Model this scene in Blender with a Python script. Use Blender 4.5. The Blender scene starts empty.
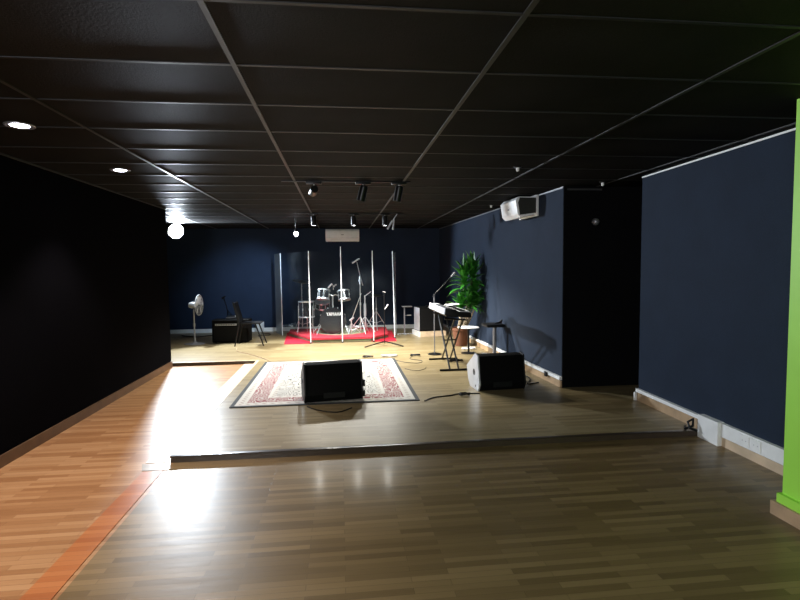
import bpy, bmesh, math, random
from mathutils import Vector, Matrix, noise
random.seed(7)
PI=math.pi; R=math.radians
S=bpy.context.scene; COL=S.collection
H=2.515          # ceiling height
ST=0.05          # stage height

# ------------------------------------------------------------------ materials
def nmat(name):
    m=bpy.data.materials.new(name); m.use_nodes=True
    nt=m.node_tree; b=nt.nodes['Principled BSDF']
    return m,nt,b
def L(nt,a,b): nt.links.new(a,b)
def node(nt,t,**k):
    n=nt.nodes.new(t)
    for a,v in k.items(): setattr(n,a,v)
    return n
def math_(nt,op,a,b=None,c=None):
    n=node(nt,'ShaderNodeMath',operation=op)
    for i,v in enumerate((a,b,c)):
        if v is None: continue
        if isinstance(v,(int,float)): n.inputs[i].default_value=v
        else: L(nt,v,n.inputs[i])
    return n.outputs[0]
def mixc(nt,f,a,b,bt='MIX'):
    n=node(nt,'ShaderNodeMix',data_type='RGBA',blend_type=bt)
    for i,v in ((0,f),(6,a),(7,b)):
        if isinstance(v,(int,float)): n.inputs[i].default_value=v
        elif isinstance(v,tuple): n.inputs[i].default_value=(*v,1) if len(v)==3 else v
        else: L(nt,v,n.inputs[i])
    return n.outputs[2]
def noise_(nt,vec,scale,detail=3,rough=.5):
    n=node(nt,'ShaderNodeTexNoise'); n.inputs['Scale'].default_value=scale
    n.inputs['Detail'].default_value=detail; n.inputs['Roughness'].default_value=rough
    if vec is not None: L(nt,vec,n.inputs['Vector'])
    return n.outputs[0]
def mapping(nt,scale=(1,1,1),loc=(0,0,0)):
    t=node(nt,'ShaderNodeTexCoord'); m=node(nt,'ShaderNodeMapping')
    m.inputs['Scale'].default_value=scale; m.inputs['Location'].default_value=loc
    L(nt,t.outputs['Object'],m.inputs['Vector']); return m.outputs[0]
def bump(nt,b,h,strength,dist=.01):
    n=node(nt,'ShaderNodeBump'); n.inputs['Strength'].default_value=strength; n.inputs['Distance'].default_value=dist
    L(nt,h,n.inputs['Height']); L(nt,n.outputs[0],b.inputs['Normal'])
def ramp(nt,f,stops,interp='LINEAR'):
    n=node(nt,'ShaderNodeValToRGB'); cr=n.color_ramp; cr.interpolation=interp
    while len(cr.elements)<len(stops): cr.elements.new(.5)
    for e,(p,c) in zip(cr.elements,stops): e.position=p; e.color=(*c,1)
    L(nt,f,n.inputs[0]); return n.outputs[0]
def plain(name,col,rough=.5,metal=0,var=.15,vs=12,bmp=.0,spec=.5):
    m,nt,b=nmat(name)
    v=mapping(nt); n=noise_(nt,v,vs,4)
    c0=tuple(x*(1-var) for x in col); c1=tuple(min(1,x*(1+var)) for x in col)
    L(nt,ramp(nt,n,[(.3,c0),(.7,c1)]),b.inputs['Base Color'])
    b.inputs['Roughness'].default_value=rough; b.inputs['Metallic'].default_value=metal
    b.inputs['Specular IOR Level'].default_value=spec
    if bmp: bump(nt,b,noise_(nt,v,vs*8,3),bmp,.005)
    return m
def emit(name,col,s):
    m,nt,b=nmat(name); b.inputs['Base Color'].default_value=(.8,.8,.8,1)
    b.inputs['Emission Color'].default_value=(*col,1); b.inputs['Emission Strength'].default_value=s
    return m
def laminate(name,ca,cb,cc,rough=.3,coat=.0):
    m,nt,b=nmat(name); v=mapping(nt)
    br=node(nt,'ShaderNodeTexBrick'); br.offset=.37; br.offset_frequency=2
    br.inputs['Scale'].default_value=1; br.inputs['Brick Width'].default_value=.52; br.inputs['Row Height'].default_value=.047
    br.inputs['Mortar Size'].default_value=.0012; br.inputs['Mortar Smooth'].default_value=.3; br.inputs['Bias'].default_value=0
    br.inputs['Color1'].default_value=(0,0,0,1); br.inputs['Color2'].default_value=(1,1,1,1); br.inputs['Mortar'].default_value=(.5,.5,.5,1)
    L(nt,v,br.inputs['Vector'])
    g=noise_(nt,mapping(nt,(2.2,46,1)),1.6,6,.6)
    t=math_(nt,'ADD',math_(nt,'MULTIPLY',br.outputs[0],.66),math_(nt,'MULTIPLY',g,.36))
    col=ramp(nt,t,[(.12,ca),(.5,cb),(.92,cc)])
    col=mixc(nt,math_(nt,'MULTIPLY',br.outputs[1],.55),col,tuple(x*.35 for x in ca))
    L(nt,col,b.inputs['Base Color'])
    rr=math_(nt,'ADD',math_(nt,'MULTIPLY',noise_(nt,mapping(nt,(1.2,9,1)),2.5,3),.10),rough-.05)
    L(nt,rr,b.inputs['Roughness']); b.inputs['Coat Weight'].default_value=.05; b.inputs['Coat Roughness'].default_value=.14; b.inputs['Specular IOR Level'].default_value=.19
    n=math_(nt,'SUBTRACT',noise_(nt,mapping(nt,(1.5,5,1)),2.2,2),math_(nt,'MULTIPLY',br.outputs[1],.15))
    bump(nt,b,n,.25,.004)
    return m
def fabric(name,col,rough=.9,bm=.35,spec=.2):
    m,nt,b=nmat(name); v=mapping(nt)
    n=noise_(nt,v,3,5,.6); f=noise_(nt,v,240,2)
    c=ramp(nt,n,[(.25,tuple(x*.8 for x in col)),(.75,tuple(x*1.2 for x in col))])
    c=mixc(nt,.35,c,ramp(nt,f,[(.35,tuple(x*.5 for x in col)),(.65,tuple(x*1.6 for x in col))]))
    L(nt,c,b.inputs['Base Color']); b.inputs['Roughness'].default_value=rough
    b.inputs['Specular IOR Level'].default_value=spec
    bump(nt,b,f,bm,.004)
    return m
M={}
M['floor']=laminate('laminate_floor',(.132,.086,.036),(.188,.124,.054),(.26,.175,.080),.37)
M['floor_left']=laminate('laminate_aisle',(.27,.125,.050),(.36,.185,.080),(.47,.27,.130),.37)
M['stage']=laminate('laminate_stage',(.18,.132,.064),(.235,.178,.092),(.30,.235,.130),.37)
M['strip']=laminate('orange_strip',(.34,.11,.038),(.42,.15,.052),(.48,.19,.07),.30)
M['dark_trim']=plain('dark_wood_skirting',(.11,.06,.032),.45,0,.2,6)
M['wood_trim']=plain('wood_skirting',(.42,.28,.16),.4,0,.2,6)
M['pale_trim']=plain('pale_wood',(.62,.47,.32),.4,0,.15,6)
M['nosing']=plain('stage_nosing',(.05,.035,.025),.28,0,.1)
M['white_trim']=plain('white_plastic',(.85,.85,.84),.4,0,.05)
M['wall_l']=fabric('black_felt',(.002,.002,.003),spec=.02)
M['wall_b']=fabric('navy_felt_back',(.013,.024,.050),.8)
M['wall_r']=fabric('navy_felt_right',(.0135,.0225,.042),.85)
M['alcove']=fabric('alcove_shade',(.003,.003,.0035),spec=.1)  # shade of the unlit recess given as near-black wall colour
M['green']=plain('lime_green_paint',(.34,.74,.06),.5,0,.06,2)
M['blackp']=plain('black_plastic',(.006,.006,.007),.5,0,.2,spec=.25)
M['blackfab']=plain('black_carpet_cover',(.003,.003,.003),.9,0,.3,60,.5,.12)
M['grille']=plain('steel_grille_black',(.004,.004,.0045),.6,.0,.3,90,.6,.15)
M['blackm']=plain('black_metal',(.012,.012,.013),.35,.6,.1)
M['chrome']=plain('chrome',(.88,.89,.93),.30,.85,.04)
M['grey']=plain('grey_plastic',(.42,.43,.45),.45,0,.08)
M['greym']=plain('grey_metal',(.30,.30,.32),.4,.7,.1)
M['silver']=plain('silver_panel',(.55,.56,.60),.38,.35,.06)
M['white']=plain('white_enamel',(.80,.80,.80),.35,0,.04)
M['dimwhite']=plain('air_con_white',(.86,.87,.88),.4,0,.04)
M['louvre']=plain('dark_louvre',(.03,.03,.025),.5,0,.1)
M['red']=fabric('red_carpet',(.50,.012,.03),.95)
M['olive']=plain('olive_fascia',(.14,.13,.06),.6,0,.2)
M['terracotta']=plain('terracotta',(.15,.055,.027),.75,0,.15,10,.2)
M['soil']=plain('soil',(.03,.02,.012),.95,0,.4,40,.5)
M['trunk']=plain('cane_bark',(.36,.30,.22),.8,0,.3,30,.4)
M['leaf']=plain('leaf_green',(.026,.15,.014),.34,0,.35,8)
M['drumhead']=plain('clear_head_dark',(.004,.004,.005),.55,0,.1,spec=.04)
M['bluehead']=plain('pale_blue_head',(.32,.42,.52),.35,0,.1)
M['bronze']=plain('cymbal_bronze',(.35,.30,.22),.3,1,.1)
M['logo']=plain('white_print',(.8,.8,.8),.5,0,.02)
M['paper']=plain('white_paper',(.82,.82,.80),.6,0,.02)
M['sticktip']=plain('shield_rail',(.82,.86,.90),.35,0,.05)
M['lampface']=emit('led_face',(.86,.92,1),60)
M['lampface_small']=emit('led_face_small',(.90,.90,1),22)
M['downlight_face']=emit('downlight_face',(.86,.86,1),28)

def ceiling_mat():
    m,nt,b=nmat('ceiling_tile_black'); v=mapping(nt)
    f=noise_(nt,v,90,4,.7); g=noise_(nt,v,2.0,4)
    c=ramp(nt,g,[(.3,(.005,.005,.005)),(.7,(.011,.011,.0107))])
    c=mixc(nt,math_(nt,'GREATER_THAN',noise_(nt,v,150,2),.74),c,(.035,.035,.035))
    L(nt,c,b.inputs['Base Color']); b.inputs['Roughness'].default_value=.55
    b.inputs['Specular IOR Level'].default_value=.10
    out=nt.nodes['Material Output']; df=node(nt,'ShaderNodeBsdfDiffuse'); gl=node(nt,'ShaderNodeBsdfGlossy'); mx=node(nt,'ShaderNodeMixShader')
    L(nt,c,df.inputs[0]); gl.inputs['Roughness'].default_value=.5; gl.inputs[0].default_value=(.5,.5,.52,1); mx.inputs[0].default_value=.055
    bp=node(nt,'ShaderNodeBump'); bp.inputs['Strength'].default_value=.6; bp.inputs['Distance'].default_value=.006; L(nt,f,bp.inputs['Height'])
    L(nt,bp.outputs[0],df.inputs['Normal']); L(nt,bp.outputs[0],gl.inputs['Normal'])
    L(nt,df.outputs[0],mx.inputs[1]); L(nt,gl.outputs[0],mx.inputs[2]); L(nt,mx.outputs[0],out.inputs[0]); nt.nodes.remove(b); return m
M['ceil']=ceiling_mat()
M['tbar']=plain('ceiling_bar',(.042,.042,.044),.45,.0,.15,spec=.3)
M['tbar2']=plain('ceiling_cross_bar',(.016,.016,.0175),.45,.0,.15,spec=.3)
def rug_mat(hx,hy):
    m,nt,b=nmat('patterned_rug')
    t=node(nt,'ShaderNodeTexCoord'); s=node(nt,'ShaderNodeSeparateXYZ'); L(nt,t.outputs['Object'],s.inputs[0])
    dx=math_(nt,'SUBTRACT',hx,math_(nt,'ABSOLUTE',s.outputs[0])); dy=math_(nt,'SUBTRACT',hy,math_(nt,'ABSOLUTE',s.outputs[1]))
    d=math_(nt,'MINIMUM',dx,dy)
    cream=(.50,.475,.43); red=(.20,.035,.04); blk=(.025,.028,.03)
    v=t.outputs['Object']
    # warp for scrolls
    wv=node(nt,'ShaderNodeTexWave',wave_type='RINGS',rings_direction='SPHERICAL'); 
    vo=node(nt,'ShaderNodeTexVoronoi'); vo.inputs['Scale'].default_value=7.5; L(nt,v,vo.inputs['Vector'])
    w=math_(nt,'SINE',math_(nt,'ADD',math_(nt,'MULTIPLY',vo.outputs['Distance'],30),math_(nt,'MULTIPLY',noise_(nt,v,14,3),9)))
    scroll=math_(nt,'GREATER_THAN',w,.62)
    field=mixc(nt,scroll,cream,blk)
    vr=node(nt,'ShaderNodeTexVoronoi'); vr.inputs['Scale'].default_value=9; L(nt,v,vr.inputs['Vector'])
    w2=math_(nt,'SINE',math_(nt,'ADD',math_(nt,'MULTIPLY',vr.outputs['Distance'],26),math_(nt,'MULTIPLY',noise_(nt,v,20,2),5)))
    band=mixc(nt,math_(nt,'GREATER_THAN',w2,.3),red,cream)
    def step(a): return math_(nt,'GREATER_THAN',d,a)
    col=mixc(nt,step(.045),blk,cream)
    thin=mixc(nt,math_(nt,'GREATER_THAN',math_(nt,'SINE',math_(nt,'MULTIPLY',math_(nt,'ADD',s.outputs[0],s.outputs[1]),70)),.3),cream,(.30,.24,.2))
    col=mixc(nt,step(.085),col,thin)
    col=mixc(nt,step(.125),col,cream)
    col=mixc(nt,step(.16),col,band)
    col=mixc(nt,step(.36),col,cream)
    col=mixc(nt,step(.40),col,thin)
    col=mixc(nt,step(.44),col,field)
    L(nt,col,b.inputs['Base Color']); b.inputs['Roughness'].default_value=.95
    bump(nt,b,noise_(nt,v,300,2),.4,.003); return m
def riser_carpet_mat():
    m,nt,b=nmat('riser_carpet')
    t=node(nt,'ShaderNodeTexCoord'); s=node(nt,'ShaderNodeSeparateXYZ'); L(nt,t.outputs['Object'],s.inputs[0])
    v=t.outputs['Object']
    r=math_(nt,'ADD',math_(nt,'POWER',math_(nt,'MULTIPLY',s.outputs[0],1.15),2),math_(nt,'POWER',math_(nt,'MULTIPLY',math_(nt,'SUBTRACT',s.outputs[1],1.05),1.0),2))
    f=math_(nt,'LESS_THAN',math_(nt,'ADD',r,math_(nt,'MULTIPLY',noise_(nt,v,9,2),.12)),.48)
    bg=ramp(nt,noise_(nt,v,12,3),[(.4,(.30,.30,.17)),(.6,(.42,.40,.26))])
    L(nt,mixc(nt,f,(.50,.012,.03),bg),b.inputs['Base Color']); b.inputs['Roughness'].default_value=.95
    return m
def glass_mat():
    m,nt,b=nmat('acrylic_sheet'); out=nt.nodes['Material Output']
    tr=node(nt,'ShaderNodeBsdfTransparent'); tr.inputs[0].default_value=(.95,.975,.985,1)
    gl=node(nt,'ShaderNodeBsdfGlossy'); gl.inputs['Roughness'].default_value=.06
    df=node(nt,'ShaderNodeBsdfDiffuse'); df.inputs[0].default_value=(.5,.6,.7,1)
    lw=node(nt,'ShaderNodeLayerWeight'); lw.inputs['Blend'].default_value=.5
    fr=math_(nt,'ADD',math_(nt,'MULTIPLY',math_(nt,'POWER',lw.outputs['Facing'],5),.7),.009)
    m1=node(nt,'ShaderNodeMixShader'); m2=node(nt,'ShaderNodeMixShader')
    sm=math_(nt,'MULTIPLY',math_(nt,'MAXIMUM',math_(nt,'SUBTRACT',noise_(nt,mapping(nt,(1,1,.8)),2.5,4,.6),.42),0),.02)
    L(nt,math_(nt,'ADD',sm,.0012),m2.inputs[0])
    L(nt,fr,m1.inputs[0]); L(nt,tr.outputs[0],m1.inputs[1]); L(nt,gl.outputs[0],m1.inputs[2])
    L(nt,m1.outputs[0],m2.inputs[1]); L(nt,df.outputs[0],m2.inputs[2])
    L(nt,m2.outputs[0],out.inputs[0]); nt.nodes.remove(b); return m
M['glass']=glass_mat()
def frost():
    m,nt,b=nmat('frosted_acrylic'); out=nt.nodes['Material Output']
    tr=node(nt,'ShaderNodeBsdfTransparent'); mx=node(nt,'ShaderNodeMixShader'); mx.inputs[0].default_value=.5
    b.inputs['Base Color'].default_value=(.26,.31,.36,1); b.inputs['Roughness'].default_value=.4
    L(nt,tr.outputs[0],mx.inputs[1]); L(nt,b.outputs[0],mx.inputs[2]); L(nt,mx.outputs[0],out.inputs[0]); return m
M['frost']=frost()

# ------------------------------------------------------------------ mesh helpers
class MB:
    def __init__(s): s.bm=bmesh.new()
    def box(s,x0,x1,y0,y1,z0,z1,rot=None,piv=None,bevel=0):
        ret=bmesh.ops.create_cube(s.bm,size=1); vs=ret['verts']
        bmesh.ops.scale(s.bm,vec=(x1-x0,y1-y0,z1-z0),verts=vs)
        bmesh.ops.translate(s.bm,vec=((x0+x1)/2,(y0+y1)/2,(z0+z1)/2),verts=vs)
        if bevel:
            es=list({e for v in vs for e in v.link_edges})
            r=bmesh.ops.bevel(s.bm,geom=es,offset=bevel,segments=2,profile=.6,affect='EDGES')
            vs=list({v for v in r['verts']}|{v for v in vs if v.is_valid})
        if rot is not None:
            p=Vector(piv or ((x0+x1)/2,(y0+y1)/2,(z0+z1)/2))
            bmesh.ops.rotate(s.bm,cent=p,matrix=rot,verts=vs)
        return s
    def cyl(s,p0,p1,r0,r1=None,n=16,caps=True):
        r1=r0 if r1 is None else r1
        p0=Vector(p0);p1=Vector(p1);d=p1-p0
        q=Vector((0,0,1)).rotation_difference(d.normalized()).to_matrix().to_4x4()
        m=Matrix.Translation((p0+p1)/2)@q
        bmesh.ops.create_cone(s.bm,cap_ends=caps,segments=n,radius1=max(r0,1e-4),radius2=max(r1,1e-4),depth=d.length,matrix=m)
        return s
    def tube(s,pts,r,n=8,caps=True):
        pts=[Vector(p) for p in pts]; rings=[]; up=Vector((0,0,1)); prev=None
        for i,p in enumerate(pts):
            t=(pts[min(i+1,len(pts)-1)]-pts[max(i-1,0)]).normalized()
            if prev is None:
                a=up.cross(t)
                if a.length<1e-3: a=Vector((1,0,0))
                a.normalize()
            else:
                a=prev-t*prev.dot(t)
                if a.length<1e-5: a=up.cross(t)
                a.normalize()
            prev=a; b=t.cross(a); rr=r[i] if isinstance(r,(list,tuple)) else r
            rings.append([s.bm.verts.new(p+(a*math.cos(2*PI*k/n)+b*math.sin(2*PI*k/n))*rr) for k in range(n)])
        for A,B in zip(rings,rings[1:]):
            for k in range(n): s.bm.faces.new((A[k],A[(k+1)%n],B[(k+1)%n],B[k]))
        if caps:
            s.bm.faces.new(rings[0][::-1]); s.bm.faces.new(rings[-1])
        return s
    def lathe(s,prof,org=(0,0,0),axis=(0,0,1),n=28):
        q=Vector((0,0,1)).rotation_difference(Vector(axis).normalized()).to_matrix(); o=Vector(org); rings=[]
        for r,z in prof:
            r=max(r,.0004)
            rings.append([s.bm.verts.new(o+q@Vector((r*math.cos(2*PI*k/n),r*math.sin(2*PI*k/n),z))) for k in range(n)])
        for A,B in zip(rings,rings[1:]):
            for k in range(n): s.bm.faces.new((A[k],A[(k+1)%n],B[(k+1)%n],B[k]))
        s.bm.faces.new(rings[0][::-1]); s.bm.faces.new(rings[-1]); return s
    def prism(s,poly,z0,z1):
        a=[s.bm.verts.new((x,y,z0)) for x,y in poly]; b=[s.bm.verts.new((x,y,z1)) for x,y in poly]
        n=len(poly); s.bm.faces.new(a[::-1]); s.bm.faces.new(b)
        for k in range(n): s.bm.faces.new((a[k],a[(k+1)%n],b[(k+1)%n],b[k]))
        return s
    def extr(s,prof,f0,f1):
        """profile list of (u,v); f0/f1 map (u,v)->3D for each end"""
        a=[s.bm.verts.new(f0(*p)) for p in prof]; b=[s.bm.verts.new(f1(*p)) for p in prof]
        n=len(prof); s.bm.faces.new(a[::-1]); s.bm.faces.new(b)
        for k in range(n): s.bm.faces.new((a[k],a[(k+1)%n],b[(k+1)%n],b[k]))
        return s
    def torus(s,c,axis,R_,r,n=28,m=6):
        q=Vector((0,0,1)).rotation_difference(Vector(axis).normalized()).to_matrix(); c=Vector(c)
        pts=[c+q@Vector((R_*math.cos(2*PI*k/n),R_*math.sin(2*PI*k/n),0)) for k in range(n)]
        rings=[]; ax=q@Vector((0,0,1))
        for p in pts:
            o=(p-c).normalized()
            rings.append([s.bm.verts.new(p+(o*math.cos(2*PI*j/m)+ax*math.sin(2*PI*j/m))*r) for j in range(m)])
        for i in range(n):
            A=rings[i];B=rings[(i+1)%n]
            for j in range(m): s.bm.faces.new((A[j],A[(j+1)%m],B[(j+1)%m],B[j]))
        return s
    def sphere(s,c,r,sc=(1,1,1)):
        m=Matrix.Translation(c)@Matrix.Diagonal((*sc,1))
        bmesh.ops.create_uvsphere(s.bm,u_segments=16,v_segments=10,radius=r,matrix=m); return s
    def bevel(s,off,seg=2,ang=30):
        bmesh.ops.remove_doubles(s.bm,verts=s.bm.verts,dist=1e-5)
        s.bm.normal_update()
        es=[e for e in s.bm.edges if len(e.link_faces)==2 and e.calc_face_angle(0)>R(ang)]
        bmesh.ops.bevel(s.bm,geom=es,offset=off,segments=seg,profile=.6,affect='EDGES'); return s
    def build(s,name,mat,parent=None,loc=(0,0,0),rotz=0,smooth=True):
        bmesh.ops.recalc_face_normals(s.bm,faces=s.bm.faces)
        me=bpy.data.meshes.new(name); s.bm.to_mesh(me); s.bm.free()
        for m in (mat if isinstance(mat,list) else [mat]): me.materials.append(m)
        if smooth:
            me.shade_smooth()
            try: me.set_sharp_from_angle(angle=R(35))
            except Exception: pass
        o=bpy.data.objects.new(name,me); COL.objects.link(o)
        o.location=loc; o.rotation_euler=(0,0,rotz)
        if parent: o.parent=parent
        return o
def tag(o,label,cat,group=None,kind=None):
    if label:o['label']=label
    if cat:o['category']=cat
    if group:o['group']=group
    if kind:o['kind']=kind
    return o
def thing(name,label,cat,loc=(0,0,0),rotz=0,group=None):
    o=bpy.data.objects.new(name,None); COL.objects.link(o); o.empty_display_size=.1
    o.location=loc; o.rotation_euler=(0,0,rotz); return tag(o,label,cat,group)
def struct(name,mb,m,**k):
    o=mb.build(name,m,**k); o['kind']='structure'; return o
def dup(root,loc=None,rotz=None,label=None):
    r=root.copy(); COL.objects.link(r)
    if loc is not None: r.location=loc
    if rotz is not None: r.rotation_euler=(0,0,rotz)
    if label: r['label']=label
    for ch in list(root.children):
        c=ch.copy(); COL.objects.link(c); c.parent=r
        for g in list(ch.children):
            d=g.copy(); COL.objects.link(d); d.parent=c
    return r
def text_mesh(name,s,size,mat,parent,loc,rot,depth=.001,width=None,bold=.0):
    cu=bpy.data.curves.new(name,'FONT'); cu.body=s; cu.size=size; cu.extrude=depth; cu.align_x='CENTER'; cu.align_y='CENTER'; cu.offset=bold
    t=bpy.data.objects.new(name+'_c',cu); COL.objects.link(t)
    dg=bpy.context.evaluated_depsgraph_get(); dg.update()
    me=bpy.data.meshes.new_from_object(t.evaluated_get(dg)); bpy.data.objects.remove(t)
    me.materials.clear(); me.materials.append(mat)
    xs=[v.co.x for v in me.vertices]; w=max(xs)-min(xs)
    k=(width/w) if width else 1
    Mx=Matrix.Translation(loc)@rot.to_4x4()@Matrix.Diagonal((k,k if not width else 1,1,1))
    me.transform(Mx); me.name=name
    o=bpy.data.objects.new(name,me); COL.objects.link(o); o.parent=parent; return o

# ------------------------------------------------------------------ room shell
XA=-4.6; XB=4.6; YN=-3.2; YB=12.7
LX=-2.71; LYE=8.58
RX0=3.20; RX1=3.28; RYE=5.35           # front right wall runs (RX0,2.8)-(RX1,RYE)
def rx(y): return RX0+(RX1-RX0)*(y-2.8)/(RYE-2.8)
SRX0=2.70; SRX1=2.46; SRY=6.05          # stage right wall (SRX0,SRY)-(SRX1,YB)
def srx(y): return SRX0+(SRX1-SRX0)*(y-SRY)/(YB-SRY)
SX=-1.38; SYF=4.28; SYB=8.65
struct('floor',MB().prism([(-1.36,YN),(XB,YN),(XB,SYB),(-1.36,SYB)],-.1,0),M['floor'],smooth=False)
struct('floor_aisle',MB().prism([(LX-.15,YN),(-1.36,YN),(-1.36,SYB),(LX-.15,SYB)],-.1,0),M['floor_left'],smooth=False)
struct('floor_stage',MB().prism([(SX,SYF),(XB,SYF),(XB,YB+.1),(XA-.1,YB+.1),(XA-.1,SYB),(SX,SYB)],0,ST),M['stage'],smooth=False)
struct('ceiling',MB().box(XA-.1,XB+.1,YN-.1,YB+.1,H,H+.12),M['ceil'],smooth=False)
# ceiling grid
tb=MB()
b0=-1.679
for i in range(-3,6):
    x=b0+1.2*i
    if XA<x<XB: tb.box(x-.012,x+.012,YN,YB,H-.006,H+.002)
o=struct('trim_1',tb,M['tbar'],smooth=False)
tb=MB(); y=1.973-.6*8
while y<YB-.1:
    if y>YN: tb.box(XA,XB,y-.009,y+.009,H-.0045,H+.002)
    y+=.6
struct('trim_2',tb,M['tbar2'],smooth=False)
struct('wall_left',MB().box(XA-.1,LX,YN,LYE,-.0,H),M['wall_l'],smooth=False)
struct('wall_stage_left',MB().box(XA-.2,XA,LYE,YB+.1,0,H),M['wall_b'],smooth=False)
struct('wall_back',MB().box(XA-.1,XB,YB,YB+.15,0,H),M['wall_b'],smooth=False)
struct('wall_stage_right',MB().prism([(SRX0,SRY+.012),(XB,SRY+.012),(XB,YB),(SRX1,YB)],ST,H),M['wall_r'],smooth=False)
struct('wall_alcove',MB().prism([(SRX0+.004,SRY),(XB,SRY),(XB,SRY+.012),(SRX0+.004,SRY+.012)],ST,H),M['alcove'],smooth=False)
struct('wall_alcove_side',MB().box(XB-.05,XB+.05,RYE-.4,SRY+.012,ST,H),M['alcove'],smooth=False)
struct('wall_right',MB().prism([(rx(2.8),2.8),(XB+.05,2.8),(XB+.05,RYE-.4),(rx(RYE)+.16,RYE-.4),(rx(RYE)+.16,RYE),(rx(RYE),RYE)],0,H),M['wall_r'],smooth=False)
struct('wall_near',MB().box(XA-.1,XB,YN-.15,YN,0,H),M['wall_r'],smooth=False)
# green wall end near camera
gp=struct('wall_green',MB().prism([(2.685,2.82),(2.62,YN),(XB,YN),(XB,2.82)],.14,H),M['green'],smooth=False)
struct('trim_3',MB().prism([(2.66,2.835),(2.595,YN),(2.7,YN),(2.8,2.835)],.085,.14).box(2.8,XB,2.75,2.835,.085,.14),M['green'],smooth=False)
struct('baseboard_green',MB().prism([(2.642,2.86),(2.577,YN),(2.7,YN),(2.8,2.86)],0,.085).box(2.8,3.19,2.75,2.86,0,.085),M['wood_trim'],smooth=False)
# baseboards
struct('baseboard_left',MB().box(LX,LX+.018,YN,LYE,0,.095),M['dark_trim'],smooth=False)
struct('trim_4',MB().box(LX,LX+.016,YN,LYE,H-.02,H-.007),M['tbar'],smooth=False)
struct('baseboard_back',MB().box(XA,SRX1,YB-.02,YB,ST,.14),M['white_trim'],smooth=False)
def along(f,y0,y1,t,z0,z1,mb=None):
    mb=mb or MB(); return mb.prism([(f(y0)-t,y0),(f(y0),y0),(f(y1),y1),(f(y1)-t,y1)],z0,z1)
struct('baseboard_stage_right',along(srx,SRY,YB-.02,.018,ST,.135),M['wood_trim'],smooth=False)
tr=along(srx,SRY,YB-.02,.034,.145,.185)
struct('trim_5',tr,M['white_trim'],smooth=False)
struct('baseboard_right',along(rx,4.33,RYE,.02,ST,.14),M['wood_trim'],smooth=False)
struct('trim_6',along(rx,4.28,RYE+.0,.036,.15,.185),M['white_trim'],smooth=False)
struct('trim_7',MB().box(RX1-.045,RX1+.16,RYE,RYE+.02,ST,.14),M['white_trim'],smooth=False)
struct('baseboard_right_front',along(rx,2.862,4.05,.02,0,.075),M['pale_trim'],smooth=False)
struct('trim_8',along(rx,2.82,RYE,.008,H-.02,H-.006),M['dimwhite'],smooth=False)
struct('trim_9',along(srx,SRY,YB,.01,H-.022,H-.006),M['greym'],smooth=False)
struct('trim_10',MB().box(2.74,3.18,SRY-.015,SRY,H-.05,H-.03),M['tbar'],smooth=False)
# stage nosing and riser
struct('trim_11',MB().box(SX-.004,rx(4.28)-.0,SYF-.012,SYF,0,ST-.004).box(LX,SX,SYB-.012,SYB,0,ST-.004),M['nosing'],smooth=False)
struct('trim_12',MB().box(SX-.01,rx(4.28),SYF-.016,SYF+.03,ST,ST+.004).bevel(.0018),M['nosing'])
struct('trim_13',MB().box(SX-.01,SX+.03,SYF+.03,SYB,ST,ST+.004).box(LX,SX+.03,SYB-.016,SYB+.025,ST,ST+.004),M['pale_trim'],smooth=False)
# transition strips in the floor
struct('trim_14',MB().prism([(-1.535,YN),(-1.36,YN),(-1.39,4.10),(-1.535,4.10)],0,.004),M['strip'],smooth=False)
struct('trim_15',MB().prism([(-1.55,4.115),(-1.30,4.115),(-1.385,4.262),(-1.60,4.262)],0,.004),M['floor'],smooth=False)
struct('trim_16',MB().prism([(-1.58,4.28),(-1.43,4.28),(-1.43,8.62),(-1.58,8.62)],0,.004),M['pale_trim'],smooth=False)

# white cable trunking on the front right wall, lower run
t=thing('cable_trunking','long white plastic cable trunking with sockets low on the navy wall beside the green wall','trunking',(0,0,0))
along(rx,2.83,4.0,.035,.085,.20).build('cover',M['white_trim'],t,smooth=False)
for yy in (3.60,3.72):
    s_=MB().prism([(rx(yy)-.042,yy-.045),(rx(yy)-.035,yy-.045),(rx(yy)-.035,yy+.045),(rx(yy)-.042,yy+.045)],.10,.185).build('socket',M['white_trim'],t,smooth=False)
    for q_ in (-.018,.018): MB().cyl((rx(yy)-.043,yy+q_,.142),(rx(yy)-.0415,yy+q_,.142),.004).build('socket_hole',M['grey'],s_)
o=MB().prism([(rx(4.0)-.06,4.0),(rx(4.0),4.0),(rx(4.27),4.26),(rx(4.27)-.06,4.26)],.0,.205).build('corner_cover',M['white_trim'],smooth=False)
tag(o,'white plastic corner box joining wall trunking where the stage step meets the right wall','trunking cover')
o=MB().tube([(3.17,4.24,.058),(3.12,4.27,.075),(3.14,4.33,.115),(3.17,4.30,.15),(3.14,4.26,.10),(3.10,4.31,.06),(3.15,4.38,.06)],.011,8).build('cable',M['blackp'])
tag(o,'short black cable bunched against the white corner box at the stage step','cable')
for yy,k in ((6.42,0),):
    o=MB().box(srx(yy)-.055,srx(yy)-.034,yy-.035,yy+.035,.12,.18,bevel=.004).build('wall_socket',M['blackp'],smooth=True)
    tag(o,'small dark socket box on the white trim behind the right floor monitor','socket')

# ------------------------------------------------------------------ lights and fixtures
def spot(name,loc,target,power,col=(1,1,1),ang=120,blend=.4,rad=.05,parent=None):
    l=bpy.data.lights.new(name,'SPOT'); l.energy=power; l.color=col; l.spot_size=R(ang); l.spot_blend=blend; l.shadow_soft_size=rad
    o=bpy.data.objects.new(name,l); COL.objects.link(o); o.location=loc
    d=Vector(target)-Vector(loc); o.rotation_euler=d.to_track_quat('-Z','Y').to_euler(); return o
COOL=(.80,.90,1.0)
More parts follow.
